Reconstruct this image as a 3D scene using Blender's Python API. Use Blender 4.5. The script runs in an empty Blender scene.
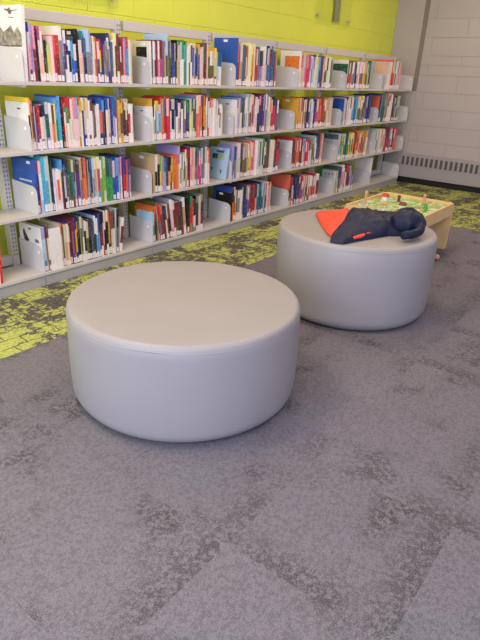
import bpy, bmesh, math, random
from mathutils import Vector, Matrix, noise
random.seed(7)
S = bpy.context.scene
C = S.collection
# ------------------------------------------------------------------ camera
# world: X runs along the shelves (away, to the right), Y into the book wall, Z up; camera lens at the origin
FL = -1.25                                   # floor level
def nrm(v): return v / v.length
Xc = nrm(Vector((452, -224, 547.))); dn = nrm(Vector((-60, 1217, 547.)))
Zc = -nrm(dn - Xc * dn.dot(Xc)); Yc = Zc.cross(Xc)
F_PX = 547.0
cam_d = bpy.data.cameras.new('camera'); cam = bpy.data.objects.new('camera', cam_d); C.objects.link(cam)
# camera axes expressed in world: right, down, forward
right = Vector((Xc[0], Yc[0], Zc[0])); down = Vector((Xc[1], Yc[1], Zc[1])); fwd = Vector((Xc[2], Yc[2], Zc[2]))
M = Matrix((right, -down, -fwd)).transposed().to_4x4()
cam.matrix_world = M
cam_d.sensor_fit = 'VERTICAL'; cam_d.sensor_height = 36.0; cam_d.lens = 36.0 * F_PX / 640.0
cam_d.clip_start = 0.05
S.camera = cam
def ray(x, y): return right * ((x - 240) / F_PX) + down * ((y - 320) / F_PX) + fwd
def atZ(x, y, z): r = ray(x, y); return r * (z / r.z)
def atY(x, y, Y): r = ray(x, y); return r * (Y / r.y)
# ------------------------------------------------------------------ light
S.view_settings.view_transform = 'Standard'; S.view_settings.look = 'None'
S.view_settings.exposure = 0.0; S.view_settings.gamma = 1.0; S.view_settings.use_curve_mapping = False
w = bpy.data.worlds.new('world'); S.world = w; w.use_nodes = True
w.node_tree.nodes['Background'].inputs[0].default_value = (0.60, 0.70, 1.0, 1)
w.node_tree.nodes['Background'].inputs[1].default_value = 1.02
def area(name, loc, rot, sx, sy, power, col):
    l = bpy.data.lights.new(name, 'AREA'); l.shape = 'RECTANGLE'; l.size = sx; l.size_y = sy
    l.energy = power; l.color = col
    o = bpy.data.objects.new(name, l); C.objects.link(o); o.location = loc; o.rotation_euler = rot
    return o
PI = math.pi
for i, (x, y) in enumerate(((0.6, 1.9), (3.1, 1.9), (5.8, 1.7), (0.2, -.4), (3.0, -.4), (5.8, -.6))):
    area('ceiling_lamp_light', (x, y, 1.52), (0, 0, 0), 1.2, 0.6, (46, 26, 30, 18, 14, 12)[i], (1.0, 0.78, 0.58))
area('window_light', (-1.9, 0.2, 0.35), (0, -PI/2, 0), 1.6, 3.6, 150, (0.72, 0.82, 1.0))
# ------------------------------------------------------------------ helpers
MATS = {}
def lin(c): return tuple(((v/255)/12.92 if v/255 <= .04045 else ((v/255+.055)/1.055)**2.4) for v in c)
def mat(name, rgb, rough=.6, metal=0.0, noise_amt=0.0, nscale=20.0, bump=0.0, bscale=200., spec=.5, coat=0.):
    if name in MATS: return MATS[name]
    m = bpy.data.materials.new(name); m.use_nodes = True; nt = m.node_tree; b = nt.nodes['Principled BSDF']
    c = lin(rgb) + (1,)
    b.inputs['Base Color'].default_value = c; b.inputs['Roughness'].default_value = rough
    b.inputs['Metallic'].default_value = metal; b.inputs['Specular IOR Level'].default_value = spec
    b.inputs['Coat Weight'].default_value = coat
    tc = nt.nodes.new('ShaderNodeTexCoord')
    if noise_amt:
        n = nt.nodes.new('ShaderNodeTexNoise'); n.inputs['Scale'].default_value = nscale; n.inputs['Detail'].default_value = 4
        nt.links.new(tc.outputs['Object'], n.inputs['Vector'])
        mr = nt.nodes.new('ShaderNodeMapRange'); mr.inputs[1].default_value = .3; mr.inputs[2].default_value = .7
        mr.inputs[3].default_value = 1 - noise_amt; mr.inputs[4].default_value = 1 + noise_amt
        nt.links.new(n.outputs[0], mr.inputs[0])
        mx = nt.nodes.new('ShaderNodeVectorMath'); mx.operation = 'SCALE'; mx.inputs[0].default_value = c[:3]
        nt.links.new(mr.outputs[0], mx.inputs['Scale']); nt.links.new(mx.outputs[0], b.inputs['Base Color'])
    if bump:
        n2 = nt.nodes.new('ShaderNodeTexNoise'); n2.inputs['Scale'].default_value = bscale; n2.inputs['Detail'].default_value = 3
        nt.links.new(tc.outputs['Object'], n2.inputs['Vector'])
        bp = nt.nodes.new('ShaderNodeBump'); bp.inputs['Strength'].default_value = bump; bp.inputs['Distance'].default_value = .01
        nt.links.new(n2.outputs[0], bp.inputs['Height']); nt.links.new(bp.outputs[0], b.inputs['Normal'])
    MATS[name] = m; return m
def link(name, bm, mats, parent=None, smooth=False, loc=None):
    me = bpy.data.meshes.new(name); bmesh.ops.recalc_face_normals(bm, faces=bm.faces[:]); bm.to_mesh(me); bm.free()
    for m in (mats if isinstance(mats, (list, tuple)) else [mats]): me.materials.append(m)
    if smooth:
        for p in me.polygons: p.use_smooth = True
    o = bpy.data.objects.new(name, me); C.objects.link(o)
    if parent: o.parent = parent
    if loc is not None: o.location = loc
    return o
def box(bm, a, b, mi=0, bev=0.0):
    vs = [bm.verts.new((x, y, z)) for x in (a[0], b[0]) for y in (a[1], b[1]) for z in (a[2], b[2])]
    fs = [bm.faces.new([vs[i] for i in q]) for q in ((0,1,3,2),(4,6,7,5),(0,4,5,1),(2,3,7,6),(0,2,6,4),(1,5,7,3))]
    for f in fs: f.material_index = mi
    if bev:
        es = list({e for f in fs for e in f.edges})
        r = bmesh.ops.bevel(bm, geom=es, offset=bev, segments=2, affect='EDGES', profile=.5)
        for f in r['faces']: f.material_index = mi
    return fs
def prism(bm, pts, axis, a, b, mi=0):
    """extrude the 2-D outline pts along axis from a to b"""
    def P(p, t):
        return {'x': (t, p[0], p[1]), 'y': (p[0], t, p[1]), 'z': (p[0], p[1], t)}[axis]
    v0 = [bm.verts.new(P(p, a)) for p in pts]; v1 = [bm.verts.new(P(p, b)) for p in pts]
    n = len(pts); fs = [bm.faces.new(v0), bm.faces.new(v1[::-1])]
    for i in range(n): fs.append(bm.faces.new((v0[i], v0[(i+1) % n], v1[(i+1) % n], v1[i])))
    for f in fs: f.material_index = mi
def lathe(bm, prof, n=64, c=(0, 0), mi=0):
    rings = []
    for r, z in prof:
        rings.append([bm.verts.new((c[0] + r*math.cos(2*PI*i/n), c[1] + r*math.sin(2*PI*i/n), z)) for i in range(n)] if r > 1e-6 else [bm.verts.new((c[0], c[1], z))])
    for a, b in zip(rings, rings[1:]):
        for i in range(n):
            j = (i+1) % n
            if len(a) == 1: f = bm.faces.new((a[0], b[i], b[j]))
            elif len(b) == 1: f = bm.faces.new((a[i], b[0], a[j]))
            else: f = bm.faces.new((a[i], b[i], b[j], a[j]))
            f.material_index = mi
def tag(o, label=None, cat=None, group=None, kind=None):
    if label: o['label'] = label
    if cat: o['category'] = cat
    if group: o['group'] = group
    if kind: o['kind'] = kind
    return o
def empty(name, loc=(0, 0, 0)):
    o = bpy.data.objects.new(name, None); C.objects.link(o); o.location = loc; o.empty_display_size = .1; return o

# ------------------------------------------------------------------ setting materials
def block_paint(name, rgb, bumpy=.12):
    return mat(name, rgb, rough=.55, noise_amt=.025, nscale=3.0, bump=bumpy, bscale=120.)
m_green = block_paint('green_painted_block', (222, 226, 80))
m_greywall = block_paint('taupe_painted_block', (186, 174, 170))
m_joint = mat('dark_joint', (138, 124, 116), .7)
m_ceiling = mat('ceiling_tile', (225, 222, 215), .9, noise_amt=.03)
m_cove = mat('black_rubber_base', (28, 25, 26), .6)

def carpet():
    m = bpy.data.materials.new('carpet_tiles'); m.use_nodes = True; nt = m.node_tree; N = nt.nodes; L = nt.links
    b = N['Principled BSDF']; b.inputs['Roughness'].default_value = .95; b.inputs['Specular IOR Level'].default_value = .1
    geo = N.new('ShaderNodeNewGeometry'); sep = N.new('ShaderNodeSeparateXYZ'); L.new(geo.outputs['Position'], sep.inputs[0])
    def math_(op, a, bb=None, c=None):
        n = N.new('ShaderNodeMath'); n.operation = op
        for i, v in enumerate((a, bb, c)):
            if v is None: continue
            if isinstance(v, (int, float)): n.inputs[i].default_value = v
            else: L.new(v, n.inputs[i])
        return n.outputs[0]
    def ns(scale, detail=4, rough=.6, vec=None, sc=None, off=None):
        n = N.new('ShaderNodeTexNoise'); n.inputs['Scale'].default_value = scale; n.inputs['Detail'].default_value = detail
        n.inputs['Roughness'].default_value = rough
        mp = N.new('ShaderNodeMapping'); L.new(vec or geo.outputs['Position'], mp.inputs[0])
        if sc: mp.inputs['Scale'].default_value = sc
        if off: mp.inputs['Location'].default_value = off
        L.new(mp.outputs[0], n.inputs['Vector']); return n.outputs[0]
    def rng(v, a, bb, lo=0., hi=1.):
        n = N.new('ShaderNodeMapRange'); n.interpolation_type = 'SMOOTHSTEP'
        n.inputs[1].default_value = a; n.inputs[2].default_value = bb; n.inputs[3].default_value = lo; n.inputs[4].default_value = hi
        L.new(v, n.inputs[0]); return n.outputs[0]
    def mixc(f, a, bb):
        n = N.new('ShaderNodeMix'); n.data_type = 'RGBA'
        if isinstance(f, float): n.inputs[0].default_value = f
        else: L.new(f, n.inputs[0])
        for i, v in ((6, a), (7, bb)):
            if isinstance(v, tuple): n.inputs[i].default_value = lin(v) + (1,)
            else: L.new(v, n.inputs[i])
        return n.outputs[2]
    T = .495
    tx = math_('FLOOR', math_('DIVIDE', math_('SUBTRACT', sep.outputs[0], 1.45), T))
    ty = math_('FLOOR', math_('DIVIDE', math_('SUBTRACT', sep.outputs[1], 2.19), T))
    cmb = N.new('ShaderNodeCombineXYZ'); L.new(tx, cmb.inputs[0]); L.new(ty, cmb.inputs[1])
    wn = N.new('ShaderNodeTexWhiteNoise'); wn.noise_dimensions = '3D'; L.new(cmb.outputs[0], wn.inputs['Vector'])
    # the tile decides a jump of the pattern, so blotches break at the seams
    off = N.new('ShaderNodeVectorMath'); off.operation = 'MULTIPLY_ADD'
    L.new(wn.outputs['Color'], off.inputs[0]); off.inputs[1].default_value = (2.2, 2.2, 9.); L.new(geo.outputs['Position'], off.inputs[2])
    pv = off.outputs[0]
    fine = ns(260., 2, .7); grain = ns(90., 3, .7)
    blot = ns(3.3, 3, .55, pv); spk = ns(70., 3, .7)
    worn = math_('MULTIPLY', rng(blot, .52, .68), rng(spk, .44, .56))
    # bands of dark speckle running along the seams
    fy = math_('FRACT', math_('DIVIDE', math_('SUBTRACT', sep.outputs[1], 2.19), T))
    fx = math_('FRACT', math_('DIVIDE', math_('SUBTRACT', sep.outputs[0], 1.45), T))
    by = math_('MULTIPLY', rng(fy, .30, .06), rng(ns(2.3, 2, .5, pv, (1., .15, 1.)), .44, .58))
    bx = math_('MULTIPLY', rng(fx, .28, .05), rng(ns(2.3, 2, .5, pv, (.15, 1., 1.)), .47, .60))
    band = math_('MULTIPLY', math_('MULTIPLY', math_('MAXIMUM', by, bx), .85), rng(spk, .41, .56))
    worn = math_('MAXIMUM', worn, band)
    base = mixc(rng(wn.outputs['Value'], 0., 1.), (112, 107, 117), (121, 116, 127))
    base = mixc(rng(ns(1.1, 2), .35, .65), base, (116, 111, 120))
    grey = mixc(math_('MULTIPLY', worn, .95), base, (64, 59, 62))
    grey = mixc(math_('MULTIPLY', rng(fine, .42, .66), .34), grey, (176, 170, 178))
    grey = mixc(math_('MULTIPLY', rng(grain, .58, .38), .38), grey, (74, 69, 74))
    # green tiles: distressed rectangles of lime on grey
    jag = ns(30., 4, .75)
    wob = N.new('ShaderNodeVectorMath'); wob.operation = 'MULTIPLY_ADD'
    nc = N.new('ShaderNodeTexNoise'); nc.inputs['Scale'].default_value = 14.; nc.inputs['Detail'].default_value = 3; L.new(geo.outputs['Position'], nc.inputs['Vector'])
    L.new(nc.outputs['Color'], wob.inputs[0]); wob.inputs[1].default_value = (.07, .07, 0.); L.new(geo.outputs['Position'], wob.inputs[2])
    br = N.new('ShaderNodeTexBrick'); br.inputs['Scale'].default_value = 1.0; L.new(wob.outputs[0], br.inputs['Vector'])
    br.inputs['Brick Width'].default_value = .17; br.inputs['Row Height'].default_value = .085; br.inputs['Mortar Size'].default_value = .006
    br.inputs['Mortar Smooth'].default_value = .6
    gb = ns(3.4, 3, .6, pv)
    gm = math_('ADD', math_('MULTIPLY', gb, 1.), math_('MULTIPLY', jag, 1.25))
    farx = rng(sep.outputs[0], 1.8, 3.0, 0., .035)
    gm = math_('SUBTRACT', gm, farx)
    gm = rng(gm, 1.03, 1.14)
    gm = math_('MULTIPLY', gm, math_('SUBTRACT', 1., math_('MULTIPLY', br.outputs['Fac'], .9)))
    gcol = mixc(rng(grain, .35, .65), (158, 164, 84), (196, 200, 116))
    dk = mixc(rng(grain, .3, .7), (72, 68, 66), (106, 102, 98))
    green = mixc(gm, dk, gcol)
    isg = math_('MAXIMUM', math_('GREATER_THAN', sep.outputs[1], 2.19), math_('GREATER_THAN', sep.outputs[0], 5.41))
    col = mixc(isg, grey, green)
    L.new(col, b.inputs['Base Color'])
    bp = N.new('ShaderNodeBump'); bp.inputs['Strength'].default_value = .5; bp.inputs['Distance'].default_value = .006
    L.new(math_('ADD', fine, grain), bp.inputs['Height']); L.new(bp.outputs[0], b.inputs['Normal'])
    return m
# ------------------------------------------------------------------ structure
WX, WY = 7.45, 3.25; CZ = 1.6
bm = bmesh.new(); box(bm, (-2.4, -4.2, FL-.05), (WX+.2, WY+.2, FL)); tag(link('floor', bm, carpet()), kind='structure')
bm = bmesh.new(); box(bm, (-2.4, -4.2, CZ), (WX+.2, WY+.2, CZ+.05)); tag(link('ceiling', bm, m_ceiling), kind='structure')
def blocks(bm, axis, pos, a0, a1, zs, bl, sgn, gap=.004, bev=.0035, mi=0, off=0.):
    """courses of concrete block facing the room; the joints are shallow real grooves"""
    for k, (z0, z1) in enumerate(zip(zs, zs[1:])):
        s = a0 - bl + (off if k % 2 else off + bl/2)
        while s < a1:
            u0, u1 = max(s, a0), min(s + bl, a1)
            if u1 - u0 > .02:
                if axis == 'y': box(bm, (u0+gap/2, pos, z0+gap/2), (u1-gap/2, pos+.05, z1-gap/2), mi, bev)
                else: box(bm, (pos, u0+gap/2, z0+gap/2), (pos+.05, u1-gap/2, z1-gap/2), mi, bev)
            s += bl
zs = [FL] + [round(.525 - .2*k, 3) for k in range(8, -1, -1)] + [.725, .925, 1.125, 1.325, CZ]
bm = bmesh.new(); blocks(bm, 'y', WY, -2.4, WX, zs, .4, 1, gap=.003, bev=.003)
box(bm, (-2.4, WY+.004, FL), (WX+.2, WY+.15, CZ)); tag(link('wall_back', bm, m_green), kind='structure')
zr = [FL, -.92, -.71, -.51, -.31, -.11, .09, .205, .31, .515, .72, .92, 1.12, 1.32, CZ]
bm = bmesh.new(); blocks(bm, 'x', WX, -4.2, 2.835, zr, .8, 1, gap=.0035, bev=.0022, off=.13)
box(bm, (WX, 2.895, FL), (WX+.05, WY, CZ))
box(bm, (WX+.002, 2.838, -.1), (WX+.049, 2.893, CZ), 1)
box(bm, (WX+.0005, 2.838, FL), (WX+.049, 2.893, -.1), 0)
box(bm, (WX+.005, -4.2, FL), (WX+.15, WY+.05, CZ))
tag(link('wall_right', bm, [m_greywall, m_joint]), kind='structure')
bm = bmesh.new(); box(bm, (WX-.012, -4.2, FL), (WX-.0005, WY-.002, FL+.10)); tag(link('baseboard_right', bm, m_cove), kind='structure')

# baseboard heater along the right wall
m_heat = mat('heater_enamel', (168, 160, 160), .45)
m_slot = mat('heater_slot', (92, 84, 82), .7)
h = empty('baseboard_heater', (WX-.012, 1.0, FL+.075))
HZ0, HZ1 = .005, .305
def hb(y0, y1, name='cover_panel'):
    bm = bmesh.new(); box(bm, (-.05, y0, HZ0), (-.002, y1, HZ1), 0, .004); return link(name, bm, m_heat, h)
hb(-3.5, 1.885); hb(1.889, 2.24)
def grille(y0, y1, n):
    bm = bmesh.new(); box(bm, (-.0525, y0, .165), (-.0505, y1, .272)); g = link('grille', bm, m_slot, h)
    bm = bmesh.new(); st = (y1-y0)/n
    for i in range(n + 1): box(bm, (-.0575, y0+i*st-.0135, .165), (-.0528, y0+i*st+.0135, .272))
    link('grille_bars', bm, m_heat, h)
grille(-1.6, 1.87, 54); grille(2.095, 2.225, 3)
tag(h, 'long grey enamel baseboard heater with slotted grille low on the right wall', 'heater')

# ------------------------------------------------------------------ shelving range
m_shelf = mat('shelf_enamel', (200, 193, 190), .38, noise_amt=.01)
m_kick = mat('kick_plate_enamel', (166, 162, 165), .45)
m_button = mat('pale_button', (245, 243, 246), .25)
m_brk = mat('bracket_enamel', (206, 202, 206), .35)
m_slotd = mat('slot_dark', (110, 104, 102), .8)
Y0, Y1 = 2.84, 3.085
BX = [1.83 + .912*k for k in range(7)]
DZ = [-.088, -.447, -.805, -1.165]
rng_ = empty('library_shelving', (BX[0], Y1, FL)); ox, oy, oz = BX[0], Y1, FL
def L3(x, y, z): return (x-ox, y-oy, z-oz)
allx = [BX[0]-.912] + BX
def lbox(bm, a, b, mi=0, bev=0): return box(bm, L3(*a), L3(*b), mi, bev)
for x in [q-.035 for q in allx]:
    bm = bmesh.new(); lbox(bm, (x-.022, Y1+.002, FL), (x+.022, Y1+.055, .287), 0, .002)
    z = -1.1
    while z < .27:
        for s in (-.009, .009): lbox(bm, (x+s-.003, Y1+.0005, z), (x+s+.003, Y1+.003, z+.012), 1)
        z += .0254
    link('upright', bm, [m_shelf, m_slotd], rng_)
for a, b in zip(allx, allx[1:]):
    bm = bmesh.new(); lbox(bm, (a+.023, Y1+.01, .225), (b-.023, Y1+.045, .285), 0, .003); link('top_rail', bm, m_shelf, rng_)
    bm = bmesh.new(); lbox(bm, (a+.023, Y1+.01, -1.16), (b-.023, Y1+.045, -1.10), 0, .003); link('bottom_rail', bm, m_shelf, rng_)
    bm = bmesh.new(); lbox(bm, (a+.002, Y0+.006, FL+.001), (b-.002, Y0+.022, DZ[3]-.023), 0, .001); link('kick_plate', bm, m_kick, rng_)
def bracket_outline(h=.165):
    o = [(Y1, -.03), (Y0+.006, -.03), (Y0+.002, -.02), (Y0+.002, h-.05)]
    for i in range(1, 8):
        t = i/7*PI/2; o.append((Y0+.049-.047*math.cos(t), h-.05+.045*math.sin(t)))
    o.append((Y1, h+.008)); return o
for k, z in enumerate(DZ):
    for i, (a, b) in enumerate(zip(allx, allx[1:])):
        bm = bmesh.new()
        lbox(bm, (a+.003, Y0, z-.019), (b-.003, Y1, z), 0, .0015)
        sh = link('shelf', bm, m_shelf, rng_)
        def brk(x0, x1):
            bm = bmesh.new(); prism(bm, [(p[0]-oy, p[1]+z-oz) for p in bracket_outline()], 'x', x0-ox, x1-ox)
            ring = [(Y0+.045+.009*math.cos(2*PI*q/12)-oy, z+.118+.009*math.sin(2*PI*q/12)-oz) for q in range(12)]
            prism(bm, ring, 'x', x0-ox-.003, x0-ox-.0001, 1)
            return link('end_bracket', bm, [m_brk, m_button], sh)
        brk(a-.0022, a+.0020)
        if i == 6: brk(b-.0022, b+.0020)
tag(rng_, 'long grey metal library shelving with four open shelves along the green wall', 'shelving')

# ------------------------------------------------------------------ books
PAL = dict(white=(236,230,228), cream=(232,222,196), black=(34,30,34), charcoal=(66,62,70), grey=(140,136,142), lightgrey=(196,194,200),
 navy=(44,50,96), blue=(48,88,172), skyblue=(92,160,214), paleblue=(176,204,230), teal=(48,116,130), turquoise=(70,176,196),
 green=(60,148,84), darkgreen=(40,92,68), lime=(122,176,70), palegreen=(186,208,166), olive=(104,98,56), yellow=(242,208,62),
 paleyellow=(240,228,148), gold=(222,170,66), orange=(232,124,52), coral=(222,104,84), peach=(240,190,160), red=(206,48,50), maroon=(126,44,56),
 pink=(232,140,168), palepink=(238,200,206), magenta=(200,72,140), crimson=(206,52,84), purple=(92,62,134), lavender=(172,158,208),
 indigo=(62,58,146), brown=(120,74,56), tan=(196,164,126), beige=(214,198,178), slate=(84,100,124), mauve=(134,104,124))
NAMES = {k: k for k in PAL}
NAMES.update(lightgrey='light grey', skyblue='sky blue', paleblue='pale blue', darkgreen='dark green', lime='lime green', palegreen='pale green',
             paleyellow='pale yellow', palepink='pale pink')
def book_mat(c):
    n = ('book_' + c) if isinstance(c, str) else 'cover_' + c[0]; cov = not isinstance(c, str); c = c if isinstance(c, str) else c[0]
    if n in MATS: return MATS[n]
    m = bpy.data.materials.new(n); m.use_nodes = True; nt = m.node_tree; b = nt.nodes['Principled BSDF']
    b.inputs['Roughness'].default_value = .42; b.inputs['Specular IOR Level'].default_value = .4
    geo = nt.nodes.new('ShaderNodeNewGeometry'); mp = nt.nodes.new('ShaderNodeMapping'); mp.inputs['Scale'].default_value = (110, 40, 60)
    nt.links.new(geo.outputs['Position'], mp.inputs[0])
    n1 = nt.nodes.new('ShaderNodeTexNoise'); n1.inputs['Scale'].default_value = 1.; n1.inputs['Detail'].default_value = 3; n1.inputs['Roughness'].default_value = .65
    nt.links.new(mp.outputs[0], n1.inputs['Vector'])
    rp = nt.nodes.new('ShaderNodeValToRGB'); e = rp.color_ramp.elements
    base = lin(PAL[c]); lum = sum(base)/3
    hi = tuple(v + (.85-v)*.32 for v in base) if lum < .5 else tuple(v*.78 for v in base)
    lo = tuple(v*(.7 if lum < .5 else .85) for v in base)
    if cov: hi = tuple(a + (b_-a)*.18 for a, b_ in zip(base, hi)); lo = tuple(v*.93 for v in base); mp.inputs['Scale'].default_value = (20, 14, 16)
    e[0].position = .36; e[0].color = lo + (1,); e[1].position = .47; e[1].color = base + (1,)
    x = e.new(.60); x.color = base + (1,); x = e.new(.67); x.color = hi + (1,)
    nt.links.new(n1.outputs[0], rp.inputs[0]); nt.links.new(rp.outputs[0], b.inputs['Base Color'])
    MATS[n] = m; return m
m_page = mat('book_pages', (228, 220, 200), .85, noise_amt=.05, nscale=300.)
m_label = mat('spine_label_paper', (240, 228, 228), .6, noise_amt=.05, nscale=60.)
m_sticker = mat('cover_sticker', (242, 238, 236), .5)
def solveX(px, Y, Z):
    lo, hi = .3, 12.
    for _ in range(50):
        X = (lo+hi)/2; p = Vector((X, Y, Z)); u = 240 + F_PX*p.dot(right)/p.dot(fwd)
        if u < px: lo = X
        else: hi = X
    return X
# each book: (x where its right edge meets the shelf, y of its top, colours of the spine from top to bottom, options)
# options: c=cover colour, l=lean in degrees (top away to the right), n=no label, d=depth, w=width factor
def P(s):
    out = []
    for t in s.split():
        a = t.split(','); o = {}
        for q in a[3:]:
            k, v = q.split('='); o[k] = v
        out.append((float(a[0]), float(a[1]), a[2].split('/'), o))
    return out
ROWS = {}
ROWS[0, 0] = P('''28.3,5,white,c=white,d=.228,s=plane,l=3.4 30.5,29,palepink/pink,l=2.4 33.5,32,lightgrey/pink/maroon,l=1.2 37,22,lavender,c=blue 39.5,25,pink/maroon,c=red 42,29,black,n=1 47,26,magenta/palepink/peach,c=mauve
 50.5,36,olive/black 54,42,palegreen/yellow 56,36,palepink 58.8,35,coral/red 62,35,red/maroon 65,26,white/grey/mauve,c=white 66.8,37,lavender/slate 69.6,30,white/purple/white,c=slate 74.2,40,white/black/white,c=lightgrey
 78.3,41,skyblue/blue 81,29,black,c=black,n=1,s=frame 84,40,palepink/peach 86,31,teal/palepink,c=skyblue 88.5,38,slate/navy 91.4,29,paleblue/grey 94.5,31,lavender/grey,c=palegreen 96,36,cream 99,37,orange,c=cream 102.6,39,red/yellow/blue 105,43,maroon/charcoal
 109,41,grey/mauve,c=indigo 112.6,33,indigo/white/grey,c=navy 114.5,42,slate 117,40,white/cream 121.8,33,paleyellow/brown/brown,c=paleyellow 124.5,42,maroon/brown 126,42,pink 130.6,37,red/skyblue/skyblue,c=crimson 132.2,40,cream 133.6,41,beige,c=brown,n=1''')
ROWS[0, 1] = P('''151.9,41,white,c=cream,s=frame 153.6,41,navy/blue/grey 155.4,41,white/lightgrey,c=darkgreen 158.2,40,maroon 161.2,41,white/pink 163.2,40,maroon/magenta 165,41,mauve 166.8,47,beige/peach 169,34,paleblue/olive,c=paleblue 172.3,38,tan/olive,c=palegreen 175.6,43,blue/charcoal 178,40,black/olive 180.2,42,tan/beige
 183.8,40,green/white,c=green 187.3,41,green/turquoise,c=green 188.8,47,white 190.8,46,white/brown 193,43,cream/white 196,43,gold/blue/blue,c=cream 199.4,44,gold/blue/navy,c=gold 201.4,49,palepink 203,47,beige 206.6,43,brown/maroon 208.4,44,cream 212.2,47,gold/olive/olive,c=gold 216,48,yellow/palegreen/olive,c=gold 218.6,50,white/paleblue 221,53,blue/white,l=1''')
ROWS[0, 2] = P('''237,38,blue,c=blue,s=sticker,d=.225 239.3,45,coral/maroon,c=red 242.2,43,beige/tan 246,45,slate 248,46,grey/red/white 250.4,43,paleyellow/cream,c=paleyellow 252.8,44,paleyellow/gold/red 254.6,44,cream 257.3,48,red,c=teal 259.2,47,teal/grey 261.5,51,charcoal/lavender 264.6,47,white/palepink 266.2,46,lightgrey 269,46,navy/slate 272.3,46,slate/blue/blue,c=paleblue 273.8,50,green/purple 275.5,52,magenta,c=olive''')
ROWS[0, 3] = P('''299.5,51,white,c=white,s=orange 301.3,52,red/peach,c=beige 304,54,beige/pink 306.6,54,pink/crimson 309,55,magenta/crimson 311.2,56,white/lavender 312.9,55,blue/paleblue 315,57,white/cream 317.6,55,white/yellow/paleyellow,c=navy 319.4,57,skyblue/blue 321.4,56,brown/purple 323.4,57,tan/beige 325.2,57,cream/olive 327,58,black/cream 329.2,57,cream/white 331,60,grey/green''')
ROWS[0, 4] = P('''347.2,60,darkgreen,c=white,s=darkgreen 348.6,61,red 350.4,62,brown/coral 352,62,white/grey 354.4,61,slate/grey 355.6,62,navy 358,62,white/pink 360.4,62,palepink/maroon 362,63,white/grey 363.6,62,gold 365.4,61,tan/olive 367,62,green/beige 368.8,61,navy/charcoal''')
ROWS[0, 5] = P('''385,62,lightgrey,c=lightgrey,s=peach 387.2,62,palepink/white 389.2,62,cream/beige 391.2,60,coral/red 393,61,orange/gold/red 394.6,61,brown/white 396.8,61,lightgrey 398.8,62,peach/pink''')
ROWS[1, 0] = P('''33.7,103,white/charcoal/cream,c=white,s=notes,d=.215 35.4,98,gold/peach,c=yellow,d=.235 37.2,100,coral/brown/tan 40.8,104,navy/purple/purple,c=lightgrey 43.6,105,red/crimson/white,c=slate 46.4,106,black/cream/grey 49.2,105,navy/white/palepink,c=paleblue 52.2,102,lightgrey/darkgreen/lavender,c=slate 55,103,white/palepink,c=skyblue 57,105,brown/orange 58.6,104,paleyellow/palegreen 60.6,98,skyblue/teal,c=skyblue 63.4,96,skyblue/turquoise,c=blue
 65.5,98,black,n=1 67.3,99,crimson/maroon/charcoal 71.4,98,red/green/white/peach,c=red 73.6,98,crimson/cream,c=red 75.4,99,cream/beige 78,98,pink/palepink 80.4,98,lavender/palepink,c=lightgrey 84.4,101,gold/cream/white,c=gold 86.6,98,cream/indigo/indigo,c=gold 88.6,99,gold/beige/indigo 90.6,98,beige/white 94.4,99,brown/white/white,c=brown 97.6,104,brown/grey/brown 99,106,white 101.6,104,white,c=teal
 104,98,blue/coral/navy,c=blue 105.8,100,skyblue/brown/charcoal 107.6,98,navy/black 110,98,blue/cream/cream 113,97,indigo/white/palepink 114.6,97,purple/navy 116.6,96,blue/lavender,c=skyblue 119.4,98,skyblue/pink/white 121.6,100,gold/tan 124,103,gold/brown/gold 127,99,beige/charcoal/charcoal,c=tan 130.4,99,beige/black/brown 132.6,104,white/red/white 135.2,104,white/coral/white''')
ROWS[1, 1] = P('''153.3,107,white,c=white,s=notes 154.9,99,black/yellow,c=gold 157.4,101,yellow/teal/skyblue,c=yellow 161.4,101,gold/paleblue/skyblue,c=yellow 163.8,98,orange/tan,c=red 167,97,coral/red/red,c=red 170.4,97,crimson,c=red 173.6,99,lightgrey/black/white 176,99,lightgrey/navy/paleblue 178,100,navy/white 179.8,103,cream/tan 181.6,103,peach/purple/tan 183.6,99,navy/white/white 185.8,101,grey/mauve 187,101,palegreen 190.6,100,navy/green/purple,c=green 192.2,99,beige/paleyellow 194.4,99,palegreen/olive/paleyellow,c=teal 197,97,blue/slate,c=skyblue
 200.4,95,palepink/coral/orange,c=pink 203.2,95,pink/brown/orange 205.8,94,black/orange/gold,c=brown 208.4,97,beige/white 211,98,coral/white/white,c=maroon 213.8,98,coral/white/white 216.4,99,white,c=white 218.4,101,white/cream 220.4,105,white/maroon/white 222.3,104,white''')
ROWS[1, 2] = P('''236.2,100,white,c=white,s=notes 237.8,99,mauve/palepink/beige,c=skyblue 239.6,98,lavender/beige 241.2,97,olive/cream,c=blue 243.6,97,blue/teal/darkgreen,c=blue 245.4,98,slate/grey 248,94,lightgrey/white 249.6,95,grey/cream 251.6,94,palepink/brown 254.4,95,peach/brown/pink 257,97,palepink/white 260,96,pink/navy/navy,c=purple 262,95,purple/indigo,c=maroon 264.2,94,maroon/lavender 266.2,94,white/grey 268.4,95,lightgrey/beige 270.6,97,orange/cream 272.4,97,black/crimson/crimson 275,97,charcoal/crimson/red 277.4,99,purple/mauve''')
ROWS[1, 3] = P('''296.8,99,gold,c=gold,s=sticker 298.6,98,orange/gold 300.4,98,cream/orange 302.4,98,coral/cream 304.4,99,maroon/brown/tan 306.4,99,purple/mauve 308.6,98,charcoal/navy/charcoal 310.2,99,grey/lavender 312,99,white/paleblue,c=white 314,99,navy/purple/purple 316.2,98,mauve/magenta 318.2,98,red/coral 320.2,98,brown/coral/coral 322.6,99,red/maroon 324.6,99,gold/red/brown 326.8,99,tan/cream 328.6,98,coral/pink/beige 330.6,98,lightgrey/peach''')
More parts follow.
